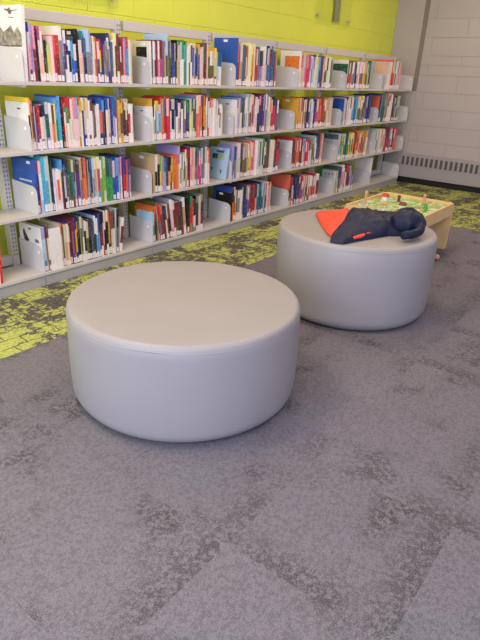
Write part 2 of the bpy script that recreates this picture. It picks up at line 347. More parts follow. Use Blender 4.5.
ROWS[1, 4] = P('''343.4,98,lightgrey,c=lightgrey,s=blue 345.2,99,paleblue/lightgrey 347,97,maroon/palepink,c=maroon 349,98,palepink/white 350.8,96,cream/white 353.2,96,blue/skyblue,c=skyblue 355,97,skyblue/blue 356.8,97,palegreen/teal 358.6,96,gold/olive 360.4,97,beige/grey 362.2,96,cream/brown/mauve 363.8,97,slate/grey 365.6,96,navy/purple 367.8,95,blue/indigo,c=navy 369.4,96,navy''')
ROWS[1, 5] = P('''378.4,95,navy,c=navy,s=coral 380.4,95,grey/teal 382.4,94,teal/darkgreen 384.2,95,palegreen/slate 386,94,coral/grey/teal 388,94,coral/white/cream,c=white 390,94,cream/white 391.8,95,brown/black 393.6,95,teal/palegreen/grey 395.4,96,charcoal/lightgrey 397,96,palegreen/grey''')
ROWS[2, 0] = P('''41,160,blue/indigo,c=blue,s=title,d=.225 43.3,161,red/navy/coral,n=1 45.6,161,palepink/white/paleblue 48.6,158,turquoise/skyblue,c=turquoise 51.2,157,paleblue/turquoise,c=paleblue 53,156,palegreen/beige,c=teal 56.2,160,charcoal/navy,c=darkgreen 60,169,palepink/white,c=skyblue 64,169,white/coral/palepink 66.6,160,skyblue/brown/brown,c=skyblue 70.6,161,navy/slate/lightgrey 74.2,160,olive/darkgreen/olive,c=olive 76.4,160,palegreen/teal/brown 79.6,160,grey/lightgrey/lavender,c=beige 82.4,161,charcoal/purple/mauve
 84.2,160,tan/mauve 86,158,brown/coral,c=cream 88.6,158,coral/orange,c=coral 90.4,160,brown/mauve 91.8,160,palepink/white 94.6,158,slate/navy/grey,c=teal 96,159,paleblue/grey 98.2,158,cream/tan/lightgrey 99.8,158,paleyellow/cream 102.2,157,cream/magenta/skyblue,c=paleyellow 105.6,157,lime/lime,n=1 107.8,157,palegreen/lime/beige 114.4,158,darkgreen/green,n=1 119.4,158,skyblue/blue,c=blue 121.4,158,lavender/paleblue 124.4,157,palepink/pink,c=navy 126,156,purple/red 128,157,indigo/crimson,c=indigo 130.2,160,coral/orange,c=purple 131.6,158,purple/lavender''')
ROWS[2, 1] = P('''155.5,156,tan,c=tan,s=sticker,n=1,d=.225 160.2,155,tan/black/black,c=beige 161.6,156,lime/yellow 163.2,157,beige/gold 166.4,156,grey/lavender,c=lightgrey 168.6,157,charcoal/purple 170.6,157,black/gold 173.2,157,charcoal/gold/brown,c=coral 174.6,157,gold 178.6,155,coral/orange/orange,n=1 180.6,146,lavender/white,c=lavender,d=.235 183.6,154,white/grey,c=white 185.8,153,palegreen/darkgreen/tan 188,149,crimson/peach/tan,c=crimson 190,149,red/maroon/red,c=crimson 193,148,peach/pink,c=navy 196.2,148,palepink/peach
 198.8,148,slate/magenta/magenta,c=green 201.6,149,grey/pink/magenta,n=1 205,147,slate/grey 207.2,147,beige/white,c=white 209,148,coral/white 210.6,149,maroon/coral 226.8,149,paleblue,c=paleblue,l=10.5,t=.014,n=1,s=landscape,d=.2''')
ROWS[2, 2] = P('''233.4,146,indigo/slate/lavender,c=lavender,l=2,w=.5 236,147,blue/grey,l=2 238.2,143,palepink/lightgrey,c=beige 240.2,143,cream/beige 242.6,144,purple/charcoal,c=indigo 245.4,144,tan/olive 247,143,beige/grey 249.4,142,coral/paleyellow/gold,c=coral 252,141,peach/gold/coral 254.6,141,coral/pink 256.6,140,white 258.6,140,lightgrey 260.6,139,white/green/grey 262.4,138,green/navy/white 264.2,138,darkgreen/white/blue 266.2,139,charcoal/olive/brown 268.4,138,darkgreen/brown 270.6,140,white/cream/palepink,c=white 273,140,cream/white,l=2 275,142,brown/maroon/charcoal,l=2 277.6,142,maroon/crimson/mauve,l=2''')
ROWS[2, 3] = P('''290.6,141,white,c=white,s=dots 292.6,138,maroon/navy,c=red 294.4,138,coral/brown 296.8,138,orange/coral/coral 299,138,coral/red 301,139,maroon/brown 302.8,139,lavender/white/lightgrey,c=lavender 304.6,139,lightgrey/lavender 306.4,140,crimson/red 308.2,140,crimson/palepink 310.2,138,grey/white 312,137,beige/olive/grey 313.6,136,palegreen/brown 315.4,136,slate/white/white 317.2,134,navy/blue/slate 319.2,134,slate/navy 321.4,133,coral/pink/palepink''')
ROWS[2, 4] = P('''337.6,134,lightgrey,c=lightgrey,s=slate 339.4,135,beige/green 341.4,135,palegreen/lime/green 343.2,134,beige/slate 345,132,darkgreen/teal 347.2,132,darkgreen/green,c=darkgreen 349,133,yellow/olive/gold 350.8,133,yellow/brown/palegreen 352.6,132,gold/beige 354.4,132,brown/red 356.4,131,orange/red/cream 358.2,131,orange/peach 360,131,gold/purple/red 361.8,131,tan/maroon 363.6,131,orange/gold 365.4,131,gold/white/cream,l=2''')
ROWS[2, 5] = P('''373.4,130,lightgrey,c=lightgrey 375.4,130,white/grey 377.2,129,palegreen/lightgrey 379.2,129,cream/white/palepink 381,129,coral/beige 382.8,129,white/tan/palepink 384.6,128,brown/coral/pink 386.4,128,maroon/red 388.2,128,charcoal/mauve 390.2,128,pink/white/slate 392,128,maroon/navy 394.4,128,crimson/coral''')
ROWS[3, -1] = P('''3.5,243,coral/red,c=palepink,l=3,w=.5,n=1''')
ROWS[3, 0] = P('''48.4,228,lavender/paleblue/skyblue,c=white,s=bird,d=.23 50.4,228,indigo/tan/beige,c=cream 52.2,227,brown/cream/mauve,c=brown 57.8,229,white,c=cream 63.6,228,white,n=1,c=beige 65.6,224,orange/cream/lightgrey,c=beige 67.6,226,brown/olive/brown 69.2,225,beige/tan 71.2,224,cream/peach,c=brown 74.6,222,maroon/maroon/purple,c=purple 77.6,218,purple/maroon/mauve,c=maroon 80.4,218,navy/gold/navy,c=grey 82.8,217,charcoal/black 84.6,217,beige/olive/grey,c=palegreen 86.2,219,grey/cream 88.4,221,cream/black/palegreen 90.6,222,beige/olive 93.2,220,charcoal/black 96.2,219,charcoal/slate,c=black
 97.8,216,white/navy,c=paleblue 101.2,214,blue/skyblue,c=navy 102.8,214,navy/maroon 104.4,213,black/maroon/white 106.2,212,maroon/palepink/red 107.6,211,white/black 109.6,210,cream/black/cream,c=black 111.6,211,orange/gold/black 112.8,211,maroon/brown 114.8,211,brown/beige,c=lightgrey 116,210,charcoal/white,c=lightgrey 118.8,209,black/slate,c=white,l=3,w=.8 122.4,218,white/maroon/white,l=8,t=.022,c=white''')
ROWS[3, 1] = P('''154.6,213,paleblue/turquoise,c=paleblue,d=.16 157,207,orange/brown,c=orange 159,202,green/olive/tan,c=olive,l=-4 161.4,207,coral/maroon,c=beige,l=-7 163.2,205,red/mauve,l=-7 165.2,206,coral/brown/purple,l=-7 167.2,206,navy/maroon,l=-7 168.8,206,charcoal/cream,c=lightgrey,l=-7 170.6,205,cream/brown,l=-7 172.4,204,brown/black,l=-7 175.2,200,white/palepink/pink,c=lavender,l=-7 177,201,palepink/maroon/white,c=white,l=-7 179.4,203,maroon/brown,c=navy,l=-6 182,202,maroon/charcoal,c=slate,l=-6 184.2,202,charcoal/maroon,l=-6 187,198,white/tan/cream,c=lightgrey,l=-6 190.3,198,black,l=-3,w=.6 193.6,196,green/red/coral,c=darkgreen,n=1 198.2,196,grey/charcoal/charcoal/palepink,c=black 203,195,grey/charcoal/maroon/palepink,c=grey''')
ROWS[3, 2] = P('''231.8,193,black,c=black,s=sticker,n=1 233,189,navy/orange,c=blue,d=.22 235.6,187,peach/brown/orange,c=purple 237.4,190,black/olive/white 239.4,191,white/grey/white 241.6,190,white,c=black 243.6,186,charcoal/grey 247.2,184,navy/indigo/indigo,c=charcoal,n=1 248.8,185,grey/mauve 250.8,185,beige/maroon/maroon 252.8,185,crimson/maroon 254.4,184,maroon/red 257,184,slate/lightgrey,c=navy 258.6,184,teal/slate 261.2,183,skyblue/teal/navy,c=navy 262.6,183,paleblue/teal 264.4,183,lightgrey/slate 265.8,183,crimson/maroon 268,182,palepink/white,c=white 269.6,182,peach/lightgrey,c=red 271,184,tan/grey''')
ROWS[3, 3] = P('''288.6,175,coral/brown,c=coral,d=.22 289.8,175,black,n=1 292,177,red/charcoal/lightgrey 293.6,177,slate/lightgrey 295.6,176,navy/slate/navy 297.6,176,charcoal/navy/slate,c=navy 299.2,177,white/blue/magenta,c=white 301.2,176,crimson/white/blue/magenta 303,176,palepink/olive 304.8,176,beige/brown 307.2,176,gold/orange/brown,c=black 309,176,palepink/white/brown 310.8,176,white/coral 313,175,red/maroon/coral 314.8,174,crimson/red 317,174,white/maroon/crimson''')
ROWS[3, 4] = P('''334,171,cream,c=lightgrey,s=dots 336,170,green/palegreen 338,168,olive/teal/tan 340,167,purple/grey 342,165,white/pink/cream,c=white 344.4,166,maroon/cream/white,c=brown 346.4,166,crimson/maroon/mauve,l=1 348.2,166,lightgrey/purple 350.2,166,grey/lavender/tan,l=1 352,165,olive/lavender''')
ROWS[3, 5] = P('''369.6,158,white,c=white,n=1,w2=.014,d=.235''')
BWORD = {-1: 'bay cut off by the left edge', 0: 'leftmost full bay', 1: 'second bay', 2: 'third bay', 3: 'fourth bay', 4: 'fifth bay', 5: 'last bay by the grey wall'}
SWORD = ['top shelf', 'second shelf', 'third shelf', 'bottom shelf']

def book_geo(t, h, d, cols, cover):
    """returns list of (verts-box a, b, colourname) for cover parts; spine cut into colour bands"""
    n = len(cols); out = []; bt = min(.0022, t*.18)
    fr = {1: [1], 2: [.42, .58], 3: [.25, .5, .25], 4: [.2, .3, .35, .15]}[n]
    z = h
    for c, f in zip(cols, fr):
        out.append(((-t/2, 0, z-f*h), (t/2, bt, z), c)); z -= f*h
    out.append(((-t/2, bt, 0), (-t/2+bt, d, h), (cover,))); out.append(((t/2-bt, bt, 0), (t/2, d, h), (cover,)))
    return out
books = []; endl = 0; endX = 0; endrow = None
for (row, bay), lst in ROWS.items():
    z0 = DZ[row]
    YS = Y0 + .012; plean = 0
    prev = (BX[bay] + .004) if bay >= 0 else solveX(-3, YS, z0)
    for i, (px, ty, cols, o) in enumerate(lst):
        X1 = solveX(px, YS, z0)
        if i == 0: X0 = max(prev, (endX + .28*(math.tan(endl) - math.tan(math.radians(float(o.get('l', 0)))))) if endl > 0 and endrow == row else 0, X1 - (float(o['w2']) if 'w2' in o else .022 if bay > 0 or row < 2 else .03))
        else: X0 = prev
        lean = math.radians(float(o.get('l', 0)))
        X0 += max(0, .28*(math.tan(plean) - math.tan(lean))) if i else 0
        t = X1 - X0
        if t < .005: t = .005; X1 = X0 + t
        wf = float(o['t'])/t if 't' in o else float(o.get('w', 1)); Xa = X1 - t*wf; t = (X1 - Xa)
        plean = lean
        top = atY(px, ty, YS).z
        # solve height at the book's own spine plane (x given by its base, moved by the lean)
        r = ray(px + 0, ty); zz = z0 + .22
        best = None
        Xm = (Xa+X1)/2
        lo, hi = .08, .40
        for _ in range(40):
            hh = (lo+hi)/2; p = Vector((Xm + hh*math.sin(lean), YS, z0 + hh*math.cos(lean)))
            v = 320 + F_PX*p.dot(down)/p.dot(fwd)
            if v > ty: lo = hh
            else: hi = hh
        h = hh
        h = min(h, .325 if row else .40)
        d = min(.228, float(o.get('d', 0))) or min(.213, max(.14, h*random.uniform(.66, .80)))
        inset = 0 if i == 0 else random.choice((0, .001, .003, .006, .009, .013))
        books.append(dict(row=row, bay=bay, i=i, x=Xm, t=t-.0008, h=h, d=d, lean=lean, y=YS+inset, z=z0, cols=cols, cover=o.get('c', cols[0]),
                          label='n' not in o and random.random() > .1, sp=o.get('s'), area=(t*h)/(Xm*Xm), base=X1, n=len(lst)))
        prev = X1
        endl, endX, endrow = lean, X1, row
# thick runs are really two slimmer books side by side
nb = []; rs = random.Random(5)
for b in books:
    if b['t'] > .021 and not b['sp'] and not b['lean'] and b['i'] > 0 and not (b['row'] == 3 and b['cols'][0] in ('white', 'black')):
        f = rs.uniform(.4, .62); t0 = b['t']+.0008; xl = b['x']-t0/2
        a = dict(b); c = dict(b); a['t'] = t0*f-.0008; a['x'] = xl+t0*f/2; c['t'] = t0*(1-f)-.0008; c['x'] = xl+t0*f+t0*(1-f)/2
        oth = list(b['cols']); k_ = rs.random()
        if len(oth) > 1 and k_ < .5: oth = oth[1:] + oth[:1]
        elif k_ < .8: oth = [rs.choice(('white', 'cream', 'lightgrey', 'palepink', 'beige', 'white'))] + oth[-1:]
        else: oth = [rs.choice(('navy', 'maroon', 'teal', 'charcoal', 'slate'))] + oth[-1:]
        which = a if rs.random() < .6 else c
        which['cols'] = oth; which['h'] = b['h'] - rs.uniform(.004, .03); which['y'] = Y0+.012+rs.uniform(0, .012); which['d'] = min(which['d'], .2)
        for q in (a, c): q['area'] = q['t']*q['h']/(q['x']**2)
        nb += [a, c]
    else: nb.append(b)
books = nb; cnt = {}
for b in books:
    kk = (b['row'], b['bay']); b['i'] = cnt.get(kk, 0); cnt[kk] = b['i']+1
for b in books: b['n'] = cnt[b['row'], b['bay']]
# descriptions
def spine_words(b):
    c = []
    for k in b['cols']:
        if NAMES[k] not in c: c.append(NAMES[k])
    return ' and '.join(c[:2])
SP = dict(plane='white cover with plane and rocks', frame='dark picture on its cover', sticker='white sticker on its cover', notes='pale notes-like cover',
          orange='orange picture in white frame', darkgreen='white top and dark green picture', peach='peach picture on grey cover', blue='blue panel on grey cover',
          coral='coral strip on navy cover', title='white title line on blue cover', landscape='green hill picture on tilted cover', dots='dark marks on white cover',
          slate='slate band on grey cover', bird='dark bird picture on white cover')
order = sorted(range(len(books)), key=lambda i: -books[i]['area']*(3 if books[i]['sp'] else 1))
solo = set(order[:300])
seen = {}
bykey = {}
for k, b in enumerate(books): bykey[b['row'], b['bay'], b['i']] = k
def make_label(b, lvl):
    wd = 'thick' if b['t'] > .027 else ('thin' if b['t'] < .016 else '')
    tilt = 'leaning ' if abs(b['lean']) > .05 else ''
    s = f"{wd} {tilt}{spine_words(b)} book".strip()
    place = f"{SWORD[b['row']]}, {BWORD[b['bay']]}"
    kl = bykey.get((b['row'], b['bay'], b['i']-1)); kr = bykey.get((b['row'], b['bay'], b['i']+1))
    if b['sp'] in SP: return f"{s.split(' book')[0]} book with {SP[b['sp']]}, {place}" if lvl == 0 else ''
    L_ = NAMES[books[kl]['cols'][0]] if kl is not None else None; R_ = NAMES[books[kr]['cols'][0]] if kr is not None else None
    if lvl == 0:
        if L_ and R_: return f"{s}, {place}, between {L_} and {R_} ones"
        if L_: return f"{s}, {place}, right of the {L_} one"
        return f"{s}, {place}, left of the {R_} one"
    if lvl == 1:
        c = [NAMES[q] for q in b['cols']]
        return f"{s.replace(spine_words(b), ' over '.join(dict.fromkeys(c)))}, {place}, between {L_} and {R_}"
    return f"{s}, {place}, {'left' if b['i'] < b['n']*.34 else 'right' if b['i'] > b['n']*.66 else 'middle'} part, beside {L_ or R_}"
def short(s):
    w_ = s.split()
    if len(w_) > 16: s = s.replace('leftmost full bay', 'leftmost bay').replace('last bay by the grey wall', 'last bay').replace('bay cut off by the left edge', 'bay at left edge'); w_ = s.split()
    if len(w_) > 16: s = s.replace(' ones', '').replace(', between', ' between'); w_ = s.split()
    if len(w_) > 16: s = s.replace('light grey', 'grey').replace('pale ', '').replace('sky blue', 'blue').replace('dark green', 'green').replace('lime green', 'green'); w_ = s.split()
    return ' '.join(w_[:16])
used_labels = set()
stuff_bm = bmesh.new(); stuff_mats = []
def smi(m):
    if m not in stuff_mats: stuff_mats.append(m)
    return stuff_mats.index(m)
def plate(parent, name, m, t, y0, y1, z0, z1, k=0):
    """thin printed piece on the cover that faces the start of the shelf"""
    bm = bmesh.new(); box(bm, (-t/2-.0006-.0004*k, y0, z0), (-t/2-.0001, y1, z1)); return link(name, bm, m, parent)
for k in range(len(books)):
    b = books[k]; t, h, d = b['t'], b['h'], b['d']
    geo = book_geo(t, h, d, b['cols'], b['cover']); bt = min(.0022, t*.18)
    # a leaning book turns about the corner that stands on the shelf
    piv = (t/2 if b['lean'] > 0 else -t/2) if b['lean'] else 0
    MW = Matrix.Translation((b['x'] + piv, b['y'], b['z'] + .0004)) @ Matrix.Rotation(b['lean'], 4, 'Y') @ Matrix.Translation((-piv, 0, 0))
    lab = (-t*.46, -.0006, .006), (t*.46, -.0001, random.choice((.036, .042, .046, .05)))
    if k not in solo:
        n0 = len(stuff_bm.verts)
        for a, c_, col in geo: box(stuff_bm, a, c_, smi(book_mat(col)))
        box(stuff_bm, (-t/2+bt, bt, .002), (t/2-bt, d-.003, h-.003), smi(m_page))
        if b['label']: box(stuff_bm, *lab, smi(m_label))
        if b['sp']:
            box(stuff_bm, (-t/2-.0006, .02, h*.45), (-t/2-.0001, d-.05, h*.9), smi(book_mat(b['cols'][0])))
        stuff_bm.verts.ensure_lookup_table()
        for v in stuff_bm.verts[n0:]: v.co = MW @ v.co
        continue
    bm = bmesh.new(); ms = []
    for a, c_, col in geo:
        m = book_mat(col)
        if m not in ms: ms.append(m)
        box(bm, a, c_, ms.index(m))
    o = link('book', bm, ms); o.matrix_world = MW
    l0 = short(make_label(b, 0))
    for lv in (1, 2):
        if l0 in used_labels and make_label(b, lv): l0 = short(make_label(b, lv))
    used_labels.add(l0)
    tag(o, l0, 'book', 'books on the ' + SWORD[b['row']])
    bm = bmesh.new(); box(bm, (-t/2+bt+.0001, bt+.0001, .002), (t/2-bt-.0001, d-.003, h-.003)); link('page_block', bm, m_page, o)
    if b['label']:
        bm = bmesh.new(); box(bm, *lab); link('spine_label', bm, m_label, o)
    sp = b['sp']
    if sp:
        blk = book_mat('black'); W = book_mat('white')
        pz = mat('pencil_print', (120, 110, 110), .7, noise_amt=.5, nscale=60.)
        if sp in ('sticker', 'frame', 'title', 'notes'): plate(o, 'cover_sticker', m_sticker, t, .035 if sp != 'sticker' else .09, .07 if sp != 'sticker' else .13, h-.028, h-.012, 1)
        if sp == 'frame': plate(o, 'cover_picture', blk if b['cover'] == 'cream' else book_mat('slate'), t, .02, d-.06, h*.5, h-.035)
        if sp == 'plane':
            mm = mat('rocky_print', (150, 142, 130), .7, noise_amt=.6, nscale=45.)
            bm = bmesh.new(); prism(bm, [(.004, .17), (.232, .17), (.232, .24), (.20, .262), (.17, .235), (.13, .25), (.10, .268), (.07, .235), (.04, .262), (.004, .225)], 'x', -t/2-.0006, -t/2-.0001); link('cover_picture', bm, mm, o)
            plate(o, 'cover_band', book_mat('olive'), t, .004, .232, .165, .172, 1)
            pm = mat('plane_print', (120, 92, 100), .7, noise_amt=.3, nscale=80.)
            bm = bmesh.new()
            prism(bm, [(.03, .336), (.075, .331), (.11, .322), (.12, .332), (.15, .34), (.15, .345), (.12, .343), (.075, .336), (.03, .339)], 'x', -t/2-.0007, -t/2-.0001)
            prism(bm, [(.085, .318), (.11, .318), (.115, .345), (.10, .35)], 'x', -t/2-.0008, -t/2-.00011)
            prism(bm, [(.07, .30), (.12, .303), (.12, .306), (.07, .304)], 'x', -t/2-.0007, -t/2-.0001)
            link('printed_plane', bm, pm, o)
        if sp == 'title':
            bm = bmesh.new(); random.seed(3); y = .035
            while y < .16:
                wdt = random.uniform(.004, .009); box(bm, (-t/2-.0006, y, h*.58), (-t/2-.0001, y+wdt, h*.58+random.uniform(.008, .013))); y += wdt+.003
            link('cover_title', bm, W, o)
        if sp == 'landscape':
            plate(o, 'cover_picture', book_mat('palegreen'), t, .03, .16, h*.62, h*.76)
            plate(o, 'picture_trees', book_mat('darkgreen'), t, .11, .165, h*.63, h*.79, 1)
            plate(o, 'cover_title', book_mat('slate'), t, .05, .13, h*.84, h*.90)
            plate(o, 'cover_emblem', book_mat('slate'), t, .15, .165, h*.26, h*.34); plate(o, 'cover_emblem', book_mat('slate'), t, .05, .065, h*.18, h*.30)
            plate(o, 'cover_sticker', m_sticker, t, .07, .11, h*.93, h*.985)
        if sp == 'bird':
            bm = bmesh.new(); prism(bm, [(.19, h-.05), (.175, h-.03), (.16, h-.06), (.13, h-.10), (.155, h-.115), (.185, h-.10)], 'x', -t/2-.0006, -t/2-.0001); link('printed_bird', bm, blk, o)
            plate(o, 'cover_picture', book_mat('mauve'), t, .03, .07, h-.10, h-.08); plate(o, 'cover_title', pz, t, .10, .13, h-.03, h-.02)
        if sp == 'notes':
            plate(o, 'cover_title', book_mat('charcoal'), t, .07, .10, h*.85, h*.88)
        if sp in ('orange', 'darkgreen', 'peach', 'blue', 'coral', 'slate'):
            z1 = h*.86 if sp in ('orange', 'darkgreen') else h*.97
            plate(o, 'cover_picture', book_mat(sp), t, .008, d-.03 if sp in ('darkgreen', 'slate') else d-.05, h*(.5 if sp != 'slate' else .78), z1)
        if sp == 'dots':
            for q in range(3): plate(o, 'cover_mark', blk, t, .03+.04*q, .042+.04*q, h*.80, h*.88)
if stuff_mats:
    so = link('book_rows', stuff_bm, stuff_mats); tag(so, 'small distant books filling the far bays of the shelves', 'books', kind='stuff')

# ------------------------------------------------------------------ ottomans
m_vinyl = mat('grey_vinyl', (153, 146, 149), .44, noise_amt=.02, nscale=5., bump=.06, bscale=260., spec=.45)
m_seam = mat('vinyl_seam', (150, 143, 146), .45)
m_glide = mat('black_glide', (25, 25, 25), .5)
def ottoman(cx, cy, R, H, label):
    t = empty('ottoman', (cx, cy, FL))
    rt, rb = .030, .06
    n = 128
    def wob(r, z, a, k):      # stuffed sides that are never quite even
        p = Vector((math.cos(a)*1.7, math.sin(a)*1.7, z*4 + k*9)); return r + .0035*noise.noise(p)*min(1, max(0, (H-.05-z)*8))
    bm = bmesh.new(); prof = []
    zs = H - .027
    prof.append((0, .004)); prof.append((R-rb-.005, .004))
    for i in range(0, 7):
        a = PI - i/6*PI/2; prof.append((R-rb+rb*math.sin(a), .004+rb+rb*math.cos(a)))
    for z in (.12, .17, .22, .27, .32, .36):
        if z < zs-.02: prof.append((R+.003*math.sin(PI*z/H), z))
    prof += [(R, zs-.003), (R-.001, zs-.0008)]
    lathe(bm, prof, n)
    for v in bm.verts:
        r = math.hypot(v.co.x, v.co.y)
        if r > R*.6 and v.co.z > .02:
            a = math.atan2(v.co.y, v.co.x); q = wob(r, v.co.z, a, cx); v.co.x *= q/r; v.co.y *= q/r
    link('side_panel', bm, m_vinyl, t, smooth=True)
    bm = bmesh.new(); prof = [(R-.002, zs), (R-.0005, zs+.001)]
    rt = .024
    for i in range(0, 9):
        a = PI/2 - i/8*PI/2; prof.append((R-.001-rt+rt*math.sin(a), H-.002-rt+rt*math.cos(a)))
    for f in (.8, .6, .4, .2): prof.append(((R-rt)*f, H-.002+.006*(1-f)))
    prof.append((0, H+.004)); lathe(bm, prof, n)
    for v in bm.verts:
        a = math.atan2(v.co.y, v.co.x); r = math.hypot(v.co.x, v.co.y); v.co.z += .002*noise.noise(Vector((v.co.x*6, v.co.y*6, cx)))
    link('top_panel', bm, m_vinyl, t, smooth=True)
    bm = bmesh.new(); rr = R-.0015; prof = []
    for i in range(9): a = 2*PI*i/8; prof.append((rr+.0004+.0014*math.cos(a), zs-.0005+.0014*math.sin(a)))
    lathe(bm, prof, n); link('seam', bm, m_seam, t, smooth=True)
    for q in range(4):
        bm = bmesh.new(); lathe(bm, [(0, 0), (.022, 0), (.022, .0035), (0, .0035)], 16, (math.cos(q*PI/2+.6)*R*.62, math.sin(q*PI/2+.6)*R*.62)); link('foot', bm, m_glide, t)
    return tag(t, label, 'ottoman', 'round grey ottomans')
ottoman(1.540, 1.413, .471, .416, 'large round grey vinyl ottoman in front, with nothing on top')
OX, OY, OR, OH = 2.898, 1.322, .452, .480
ottoman(OX, OY, OR, OH, 'round grey vinyl ottoman farther back with a navy jacket on it')

# ------------------------------------------------------------------ jacket
ZT = FL + OH + .004
m_nylon = mat('navy_nylon', (27, 31, 58), .55, noise_amt=.12, nscale=16., spec=.28)
m_lining = mat('red_orange_lining', (236, 74, 54), .6, noise_amt=.05, nscale=10.)
m_dknav = mat('dark_navy_cuff', (20, 24, 42), .7)
def clampz(v): return Vector((v.x, v.y, max(v.z, .008)))
def blob_tube(bm, pts, segs=20):
    """closed tube through (point, radius-horizontal, radius-vertical)"""
    rings = []
    P_ = [p[0] for p in pts]
    for i, (p, rh, rv) in enumerate(pts):
        tdir = (P_[min(i+1, len(P_)-1)] - P_[max(i-1, 0)]); tdir.z *= .3; tdir.normalize()
        side = Vector((0, 0, 1)).cross(tdir).normalized(); up = tdir.cross(side)
        rings.append([bm.verts.new(clampz(p + side*rh*math.cos(2*PI*k/segs) + up*rv*math.sin(2*PI*k/segs))) for k in range(segs)])
    for a, b in zip(rings, rings[1:]):
        for k in range(segs): bm.faces.new((a[k], a[(k+1) % segs], b[(k+1) % segs], b[k]))
    bm.faces.new(rings[0][::-1]); bm.faces.new(rings[-1])
J = empty('jacket', (OX, OY, ZT))
def jl(v): return Vector(v) - Vector((OX, OY, ZT))
def jp(px, py, dz, rh, rv): return (jl(atZ(px, py, ZT+dz)), rh, rv)
def cloth(name, tubes, m, vox=.007, disp=.016, seed=0):
    bm = bmesh.new()
    for tb in tubes: blob_tube(bm, tb)
    bmesh.ops.recalc_face_normals(bm, faces=bm.faces[:])
    o = link(name, bm, m, J, smooth=True)
    r = o.modifiers.new('remesh', 'REMESH'); r.mode = 'VOXEL'; r.voxel_size = vox; r.use_smooth_shade = True
    s = o.modifiers.new('smooth', 'SMOOTH'); s.iterations = 8; s.factor = .6
    tx = bpy.data.textures.new('folds', 'CLOUDS'); tx.noise_scale = .055; tx.noise_depth = 2
    dm = o.modifiers.new('folds', 'DISPLACE'); dm.texture = tx; dm.strength = disp; dm.mid_level = .5; dm.texture_coords = 'LOCAL'
    return o
def sheet(name, front, back, hts, m, nu=110, nv=56, fold=.012, seed=0.):
    """a garment lying flat: front and back edges touch the vinyl, the cloth domes between them"""
    def curve(pts, t):
        x = t*(len(pts)-1); i = min(int(x), len(pts)-2); f = x-i; f = f*f*(3-2*f)*.5 + f*.5
        a, b_ = pts[i], pts[i+1]; return tuple(a[k]*(1-f)+b_[k]*f for k in range(len(a)))
    F = [tuple(jl(atZ(x, y, ZT)))[:2] for x, y in front]; B = [tuple(jl(atZ(x, y, ZT)))[:2] for x, y in back]
    bm = bmesh.new(); g = []
    for i in range(nu+1):
        u = i/nu; f, b_ = curve(F, u), curve(B, u); H = curve([(h_,) for h_ in hts], u)[0]; row = []
        for j in range(nv+1):
            v = j/nv; x = f[0]*(1-v)+b_[0]*v; y = f[1]*(1-v)+b_[1]*v
            prof = (max(0, 1-abs(2*v-1)**3.2))**.5 * (.62+.38*min(1, v*1.5)) * (max(0, 1-abs(2*u-1)**10))**.5
            q = Vector((x*7+y*16, y*7-x*9, seed)); n1 = noise.noise(q); n2 = noise.noise(Vector((x*30+y*10, y*34, seed+4)))
            z = H*prof*(1+.35*noise.noise(Vector((x*5, y*5, seed+9)))) + fold*prof*((1-abs(n1)*2.4)) + fold*.35*prof*n2
            row.append(bm.verts.new((x+.006*n2*prof, y+.006*n1*prof, max(.001, z))))
        g.append(row)
    for i in range(nu):
        for j in range(nv): bm.faces.new((g[i][j], g[i+1][j], g[i+1][j+1], g[i][j+1]))
    rim = [g[i][0] for i in range(nu+1)] + [g[nu][j] for j in range(1, nv+1)] + [g[i][nv] for i in range(nu-1, -1, -1)] + [g[0][j] for j in range(nv-1, 0, -1)]
    bot = [bm.verts.new((v.co.x, v.co.y, 0)) for v in rim]; n = len(rim)
    for i in range(n): bm.faces.new((rim[i], bot[i], bot[(i+1) % n], rim[(i+1) % n]))
    bm.faces.new(bot[::-1]); return link(name, bm, m, J, smooth=True)
sheet('jacket_body', [(330, 242), (343, 244), (358, 241), (374, 238.5), (388, 236), (404, 236)], [(331, 237), (343, 228), (349, 216.5), (364, 217), (384, 220), (406, 221)],
      [.03, .055, .088, .090, .074, .065], m_nylon)
# hood bunched up at the right, its rim rolled round a hollow
cloth('hood', [
    [jp(392, 224, .048, .040, .046), jp(399, 222, .060, .070, .060), jp(408, 222, .064, .085, .064), jp(416, 224, .056, .062, .054), jp(420, 226, .05, .040, .045)],
    [jp(396, 217, .085, .020, .022), jp(402, 212, .102, .022, .024), jp(411, 211, .104, .022, .024), jp(419, 216, .090, .022, .024), jp(423, 224, .062, .022, .024), jp(419, 232, .036, .022, .024), jp(411, 235, .030, .024, .024), jp(402, 236, .030, .024, .024)]], m_nylon, vox=.006, disp=.012)
# red lining flap lying on the vinyl
def flap(name, pts, m, th, dz):
    bm = bmesh.new(); base = [jl(atZ(x, y, ZT+z)) for x, y, z in pts]; n = len(base)
    cen = sum(base, Vector())/n
    K = 5; rings = []
    for k in range(K+1):
        f = k/K; rings.append([bm.verts.new(cen.lerp(b_, 1-f*.999) + Vector((0, 0, th*(math.sin(f*PI/2)) + .006*noise.noise(b_*9+Vector((k, 0, 0)))))) for b_ in base])
    for a, b_ in zip(rings, rings[1:]):
        for i in range(n): bm.faces.new((a[i], a[(i+1) % n], b_[(i+1) % n], b_[i]))
    bm.faces.new(rings[-1])
    bot = [bm.verts.new(Vector((v.co.x, v.co.y, max(.001, v.co.z-.02)))) for v in rings[0]]
    for i in range(n): bm.faces.new((rings[0][i], bot[i], bot[(i+1) % n], rings[0][(i+1) % n]))
    bm.faces.new(bot[::-1]); return link(name, bm, m, J, smooth=True)
flap('red_lining', [(316, 213, .012), (322, 211, .02), (335, 210, .035), (347, 208, .05), (352, 214, .05), (350, 226, .03), (342, 233, .02), (333, 237, .01), (327, 232, .01), (320, 222, .01)], m_lining, .022, .01)['label'] = 'bright red-orange lining turned outward'
